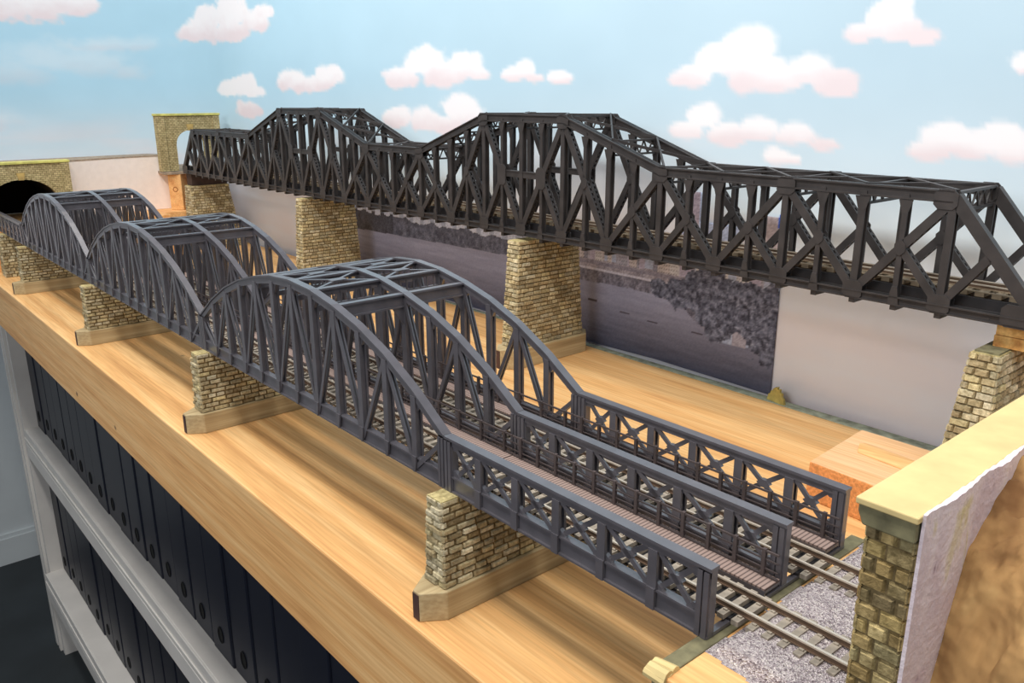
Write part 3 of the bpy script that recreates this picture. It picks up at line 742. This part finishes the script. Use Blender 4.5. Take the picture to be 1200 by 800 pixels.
# ================================================================ REAR DARK BRIDGE
RO = (.0704, 11., 4.889); P = 2.0578; HL, HH = 2.5516, 3.9393
rb = thing('truss_bridge', 'long dark brown-black truss bridge with two humps crossing high behind the arches', 'bridge', RO)
rb.rotation_euler = (0, .0046, .002)
mat = M['brown_black']; RW = .21
def wx(i): return RO[0]-P*i
def topz(i):
    pts = [(0, -.15), (1, HL), (5, HL), (7, HH), (9, HH), (11, HL), (13, HL), (15, HH), (17, HH), (19, HL), (23, HL), (24, -.15)]
    for (a, ha), (b2, hb) in zip(pts[:-1], pts[1:]):
        if a <= i <= b2: return RO[2]+ha+(hb-ha)*(i-a)/(b2-a)
B0 = RO[2]-.21; CZ = RO[2]-.08
sides = (11., 13.2)
def laced(mb, p, q_, w, y, lace=True):
    """two side plates joined by battens"""
    for dy in (.02, RW-.02): mb.bar((p[0], y+dy, p[1]), (q_[0], y+dy, q_[1]), w, .04)
    if not lace: return
    L_ = math.hypot(q_[0]-p[0], q_[1]-p[1]); n = max(2, int(L_/.17)); ux, uz = (q_[0]-p[0])/L_, (q_[1]-p[1])/L_
    for s in (-1, 1):
        ox, oz = -uz*s*(w/2-.015), ux*s*(w/2-.015)
        mb.bar((p[0]+ox, y+.05, p[1]+oz), (q_[0]+ox, y+.05, q_[1]+oz), .02, .035); mb.bar((p[0]+ox, y+RW-.05, p[1]+oz), (q_[0]+ox, y+RW-.05, q_[1]+oz), .02, .035)
        for k in range(n):
            f = (k+.5)/n*L_; a, b2 = f-.04, f+.04
            mb.bar((p[0]+ox+ux*a, y+RW/2, p[1]+oz+uz*a), (p[0]+ox+ux*b2, y+RW/2, p[1]+oz+uz*b2), .02, RW-.09)
def plate(mb, cx_, cz_, w, h, y, c=.12):
    pl_ = [(cx_-w/2+c, cz_-h/2), (cx_+w/2-c, cz_-h/2), (cx_+w/2, cz_-h/2+c), (cx_+w/2, cz_+h/2-c), (cx_+w/2-c, cz_+h/2), (cx_-w/2+c, cz_+h/2), (cx_-w/2, cz_+h/2-c), (cx_-w/2, cz_-h/2+c)]
    for y0 in (y-.02, y+RW-.01): mb.prism(pl_, y0, y0+.03, axis=1)
for y in sides:
    # bottom chord: box with lower flange
    q = MB(); q.box(wx(24), wx(0), y+.03, y+RW-.03, B0, CZ+.08); q.box(wx(24), wx(0), y-.03, y+RW+.03, RO[2]-.035, RO[2]+.0); q.box(wx(24), wx(0), y-.02, y+RW+.02, B0, B0+.03)
    obj('bottom_chord', q, mat, rb)
    q = MB(); pp = [(1, HL), (5, HL), (7, HH), (9, HH), (11, HL), (13, HL), (15, HH), (17, HH), (19, HL), (23, HL)]
    pts = [(wx(i), RO[2]+h) for i, h in pp][::-1]
    strip(q, pts, .27, y+.03, y+RW-.03); strip(q, pts, .04, y-.02, y+RW+.02); strip(q, pts, .04, y-.02, y+RW+.02, -.23)
    obj('top_chord', q, mat, rb)
    for a, b2 in ((1, 0), (23, 24)):
        q = MB(); q.bar((wx(a), y+RW/2, topz(a)-.14), (wx(b2), y+RW/2, RO[2]-.02), .27, RW); obj('end_post', q, mat, rb)
    # verticals at every panel point and half panel
    for k in range(2, 47):
        i = k/2; x = wx(i); q = MB(); zt_ = topz(i)-.16
        w = .17 if k % 2 == 0 else .125
        q.box(x-w/2, x+w/2, y, y+.04, B0+.02, zt_); q.box(x-w/2, x+w/2, y+RW-.04, y+RW, B0+.02, zt_); q.box(x-.02, x+.02, y+.03, y+RW-.03, CZ, zt_)
        if k % 2 or (k//2) % 2 == 0:   # flared heads and feet
            for z0, z1 in ((zt_-.12, zt_-.45),): q.prism([(x-w/2-.1, z0), (x+w/2+.1, z0), (x+w/2, z1), (x-w/2, z1)], y-.008, y+.02, axis=1)
            if k % 2: q.prism([(x-w/2-.08, B0-.0), (x+w/2+.08, B0-.0), (x+w/2, B0+.45), (x-w/2, B0+.45)], y-.03, y+.02, axis=1)
        obj('vertical', q, mat, rb)
    # diagonals: odd points on top, even points below, sub-struts from odd bottom points
    for j in range(1, 23):
        o_, e_ = (j, j+1) if j % 2 else (j+1, j)
        top_, bot_ = (wx(o_), topz(o_)-.2), (wx(e_), CZ+.05)
        mid_ = ((top_[0]+bot_[0])/2, (top_[1]+bot_[1])/2)
        q = MB(); laced(q, top_, bot_, .2, y); plate(q, *mid_, *((.46, .72) if e_ in (8, 16) else (.26, .36)), y, .1); obj('diagonal', q, mat, rb)
        q = MB(); laced(q, (wx(o_), CZ+.05), mid_, .185, y); obj('sub_diagonal', q, mat, rb)
    for a, b2 in ((1, 0), (23, 24)):
        ex, ez = (wx(a)+wx(b2))/2-(.14 if a == 1 else -.14), (topz(a)+RO[2])/2-.1
        q = MB(); laced(q, (wx(a), CZ+.05), (ex, ez), .185, y); obj('sub_diagonal', q, mat, rb)
    for i in range(0, 25):
        q = MB()
        if i in (0, 24): plate(q, wx(i)-(.35 if i == 0 else -.35), CZ+.1, .8, .5, y, .1)
        else: plate(q, wx(i), CZ+.08, .5, .44, y, .09)
        obj('gusset_plate', q, mat, rb)
    for i in (1, 3, 5, 7, 9, 11, 13, 15, 17, 19, 21, 23):
        q = MB(); plate(q, wx(i)+{1: -.16, 23: .16}.get(i, 0), topz(i)-.2, .52, .44, y, .1); obj('gusset_plate', q, mat, rb)
    for a in (8, 16):
        zz_ = (topz(7)-.2+CZ+.05)/2+.05; q = MB(); q.box(wx(a+.5), wx(a-.5), y+.02, y+RW-.02, zz_-.1, zz_+.1); q.box(wx(a+.5), wx(a-.5), y-.01, y+RW+.01, zz_+.09, zz_+.12)
        obj('hump_strut', q, mat, rb)
ya, yb_ = 11.+RW-.05, 13.2+.05
for i in range(1, 24):
    x = wx(i); z = topz(i)-.02; q = MB()
    q.box(x-.06, x+.06, ya, yb_, z-.06, z); q.box(x-.05, x+.05, ya, yb_, z-.48, z-.42)
    m_ = 5; d = (yb_-ya)/m_
    for k in range(m_):
        y0 = ya+k*d; q.bar((x, y0, z-.45), (x, y0+d/2, z-.04), .04, .04, side=(1, 0, 0)); q.bar((x, y0+d/2, z-.04), (x, y0+d, z-.45), .04, .04, side=(1, 0, 0))
    obj('sway_frame', q, mat, rb)
for i in range(1, 23):
    q = MB()
    for (a, b2) in ((ya, yb_), (yb_, ya)):
        q.bar((wx(i), a, topz(i)+.0), (wx(i+1), b2, topz(i+1)+.0), .05, .09, side=(.7, .7 if a > b2 else -.7, 0))
    obj('top_lateral', q, mat, rb)
for k in range(1, 48):
    i = k/2
    if abs(i-8) < .1 or abs(i-16) < .1: continue
    q = MB(); x = wx(i); q.box(x-.07, x+.07, 11.02, 13.2+RW-.02, RO[2]-.335, RO[2]-.2) if min(abs(i-8), abs(i-16)) > .4 and i > .9 and i < 23.4 else q.box(x-.07, x+.07, 11.02, 13.2+RW-.02, RO[2]-.2, RO[2]-.1)
    obj('cross_girder', q, mat, rb)
q = MB()
for y in (11.45, 12.0, 12.45, 13.0): q.box(wx(24), wx(0), y-.04, y+.04, RO[2]-.1, RO[2]+.2)
obj('stringers', q, M['dark_steel'], rb)
# rear track: rides in the bridge, follows its slight fall
rt = track('single railway track with tan sleepers inside the high dark bridge', 12.23, RO[2]+.205, -.1, -49., .46, 1.35, .36, M['sleeper_rear'], sh=.09, sw=.2)
for yy in (11.62, 12.0, 12.46, 12.84):
    obj('guard_timber', MB().box(-49., -.1, yy-.05, yy+.05, RO[2]+.296, RO[2]+.315), M['sleeper_rear'], rt)
rt.location = (Vector((-.1-RO[0], 12.23-RO[1], .205))*S) ; rt.location.rotate(rb.rotation_euler); rt.location += rb.location
rt.rotation_euler = rb.rotation_euler

# ================================================================ SHELVING BELOW
sh = thing('storage_shelf', 'grey painted shelf unit under the table holding dark lever arch files', 'shelf unit', (-30, 6, FLOOR))
for x0, x1, lab in ((-62.6, -60.3, 0), (4., 5.5, 1)):
    q = MB().box(x0, x1, 1.3, 12.6, FLOOR+.002, -2.66); q.box(x0-.0, x0+.55, .95, 1.3, FLOOR+.002, -2.66); q.box(x0+.95, x0+1.5, .95, 1.3, FLOOR+.002, -2.66); q.box(x0+1.8, x1, 1.1, 1.3, FLOOR+.002, -2.66)
    obj('upright', q, M['shelf'], sh)
Z1, Z2 = -13.65, -25.5
for zt, yf in ((Z1, 1.1), (Z2, .75)):
    q = MB().box(-60.3, 4., yf+.1, 12.4, zt-.8, zt); q.box(-60.3, 4., yf, yf+.5, zt-2.1, zt-.02); q.box(-60.3, 4., yf-.08, yf, zt-.75, zt-.6); q.box(-60.3, 4., yf-.05, yf, zt-2.1, zt-1.0)
    obj('shelf_board', q, M['shelf'], sh, bevel=.04)
obj('plinth', MB().box(-60.3, 4., 2.2, 12., FLOOR+.002, FLOOR+2.0), M['shelf'], sh)
ordn = ['first', 'second', 'third', 'fourth', 'fifth', 'sixth', 'seventh', 'eighth', 'ninth', 'tenth', 'eleventh', 'twelfth', 'thirteenth', 'fourteenth', 'fifteenth', 'sixteenth', 'seventeenth', 'eighteenth', 'nineteenth', 'twentieth', 'twenty-first', 'twenty-second', 'twenty-third']
def make_file():
    fw = 2.16; o3 = (-59, 2., Z1)
    t = thing('lever_arch_file', 'x', 'file', o3)
    x0 = -59-fw/2
    obj('cover', MB().box(x0, x0+fw, 2.02, 10.5, Z1+.003, Z1+9.4), M['file'], t, bevel=.09)
    ring = MB(); n = 18; zc, xc = Z1+1.15, -59
    for i in range(n):
        a0, a1 = 2*math.pi*i/n, 2*math.pi*(i+1)/n
        def e(a, r): return (xc+.3*r*math.cos(a), zc+.42*r*math.sin(a))
        ring.prism([e(a0, .8), e(a0, .95), e(a1, .95), e(a1, .8)], 1.985, 2.03, axis=1)
    obj('finger_ring', ring, M['file_edge'], t)
    obj('finger_hole', MB().prism([(xc+.25*math.cos(2*math.pi*i/n), zc+.35*math.sin(2*math.pi*i/n)) for i in range(n)], 2.012, 2.03, axis=1), M['file_edge'], t)
    return t
f0 = make_file()
for row, (zz_, n, name) in enumerate(((Z1, 22, 'upper'), (Z2, 15, 'lower'))):
    for k in range(n):
        f = f0 if (row == 0 and k == 0) else copy_tree(f0)
        x = -59.1+k*2.235
        f.location = Vector((x, 2.0+rnd(-.06, .06), zz_))*S
        f['label'] = '%s dark file from the left on the %s shelf under the table' % (ordn[k], name); f['group'] = 'dark lever arch files on the %s shelf' % name

# ================================================================ LIGHT, CAMERA
w = bpy.data.worlds.new('room_light'); bpy.context.scene.world = w; w.use_nodes = True
bg = w.node_tree.nodes['Background']; bg.inputs['Color'].default_value = (.80, .88, 1.0, 1); bg.inputs['Strength'].default_value = .22
def area(name, loc, target, sx, sy, power, col):
    l = bpy.data.lights.new(name, 'AREA'); l.shape = 'RECTANGLE'; l.size = sx*S; l.size_y = sy*S; l.energy = power; l.color = col
    o = bpy.data.objects.new(name, l); C.objects.link(o); o.location = Vector(loc)*S
    d = (Vector(target)-Vector(loc)); o.rotation_euler = d.to_track_quat('-Z', 'Y').to_euler(); return o
k = area('overhead_key_and_fill_strip', (-15, -7.5, 31), (-15, 3, 0), 80, 4, 19, (1., .955, .90))
added_fill = area('overhead_key_and_fill_strip', (-15, 4, 31), (-15, 5, 0), 80, 4, 8.5, (1., .965, .92))  # invented second strip, added to brighten the back wall and upward faces
k2 = area('room_ceiling_light', (-8, -42, 26), (-18, 3, 0), 30, 16, 12, (1., .96, .92))
cam = bpy.data.cameras.new('camera'); co = bpy.data.objects.new('camera', cam); C.objects.link(co)
co.location = Vector((5.59670939, -8.23261244, 9.43491717))*S
co.rotation_euler = (1.28445475, .00399703348, .862748072)
cam.sensor_width = 36; cam.lens = 968.237759/1200*36; cam.clip_start = .005; cam.clip_end = 50
sc = bpy.context.scene; sc.camera = co
sc.view_settings.view_transform = 'Standard'; sc.view_settings.look = 'None'
sc.view_settings.gamma = 1; sc.view_settings.use_curve_mapping = False; sc.view_settings.exposure = 0.0
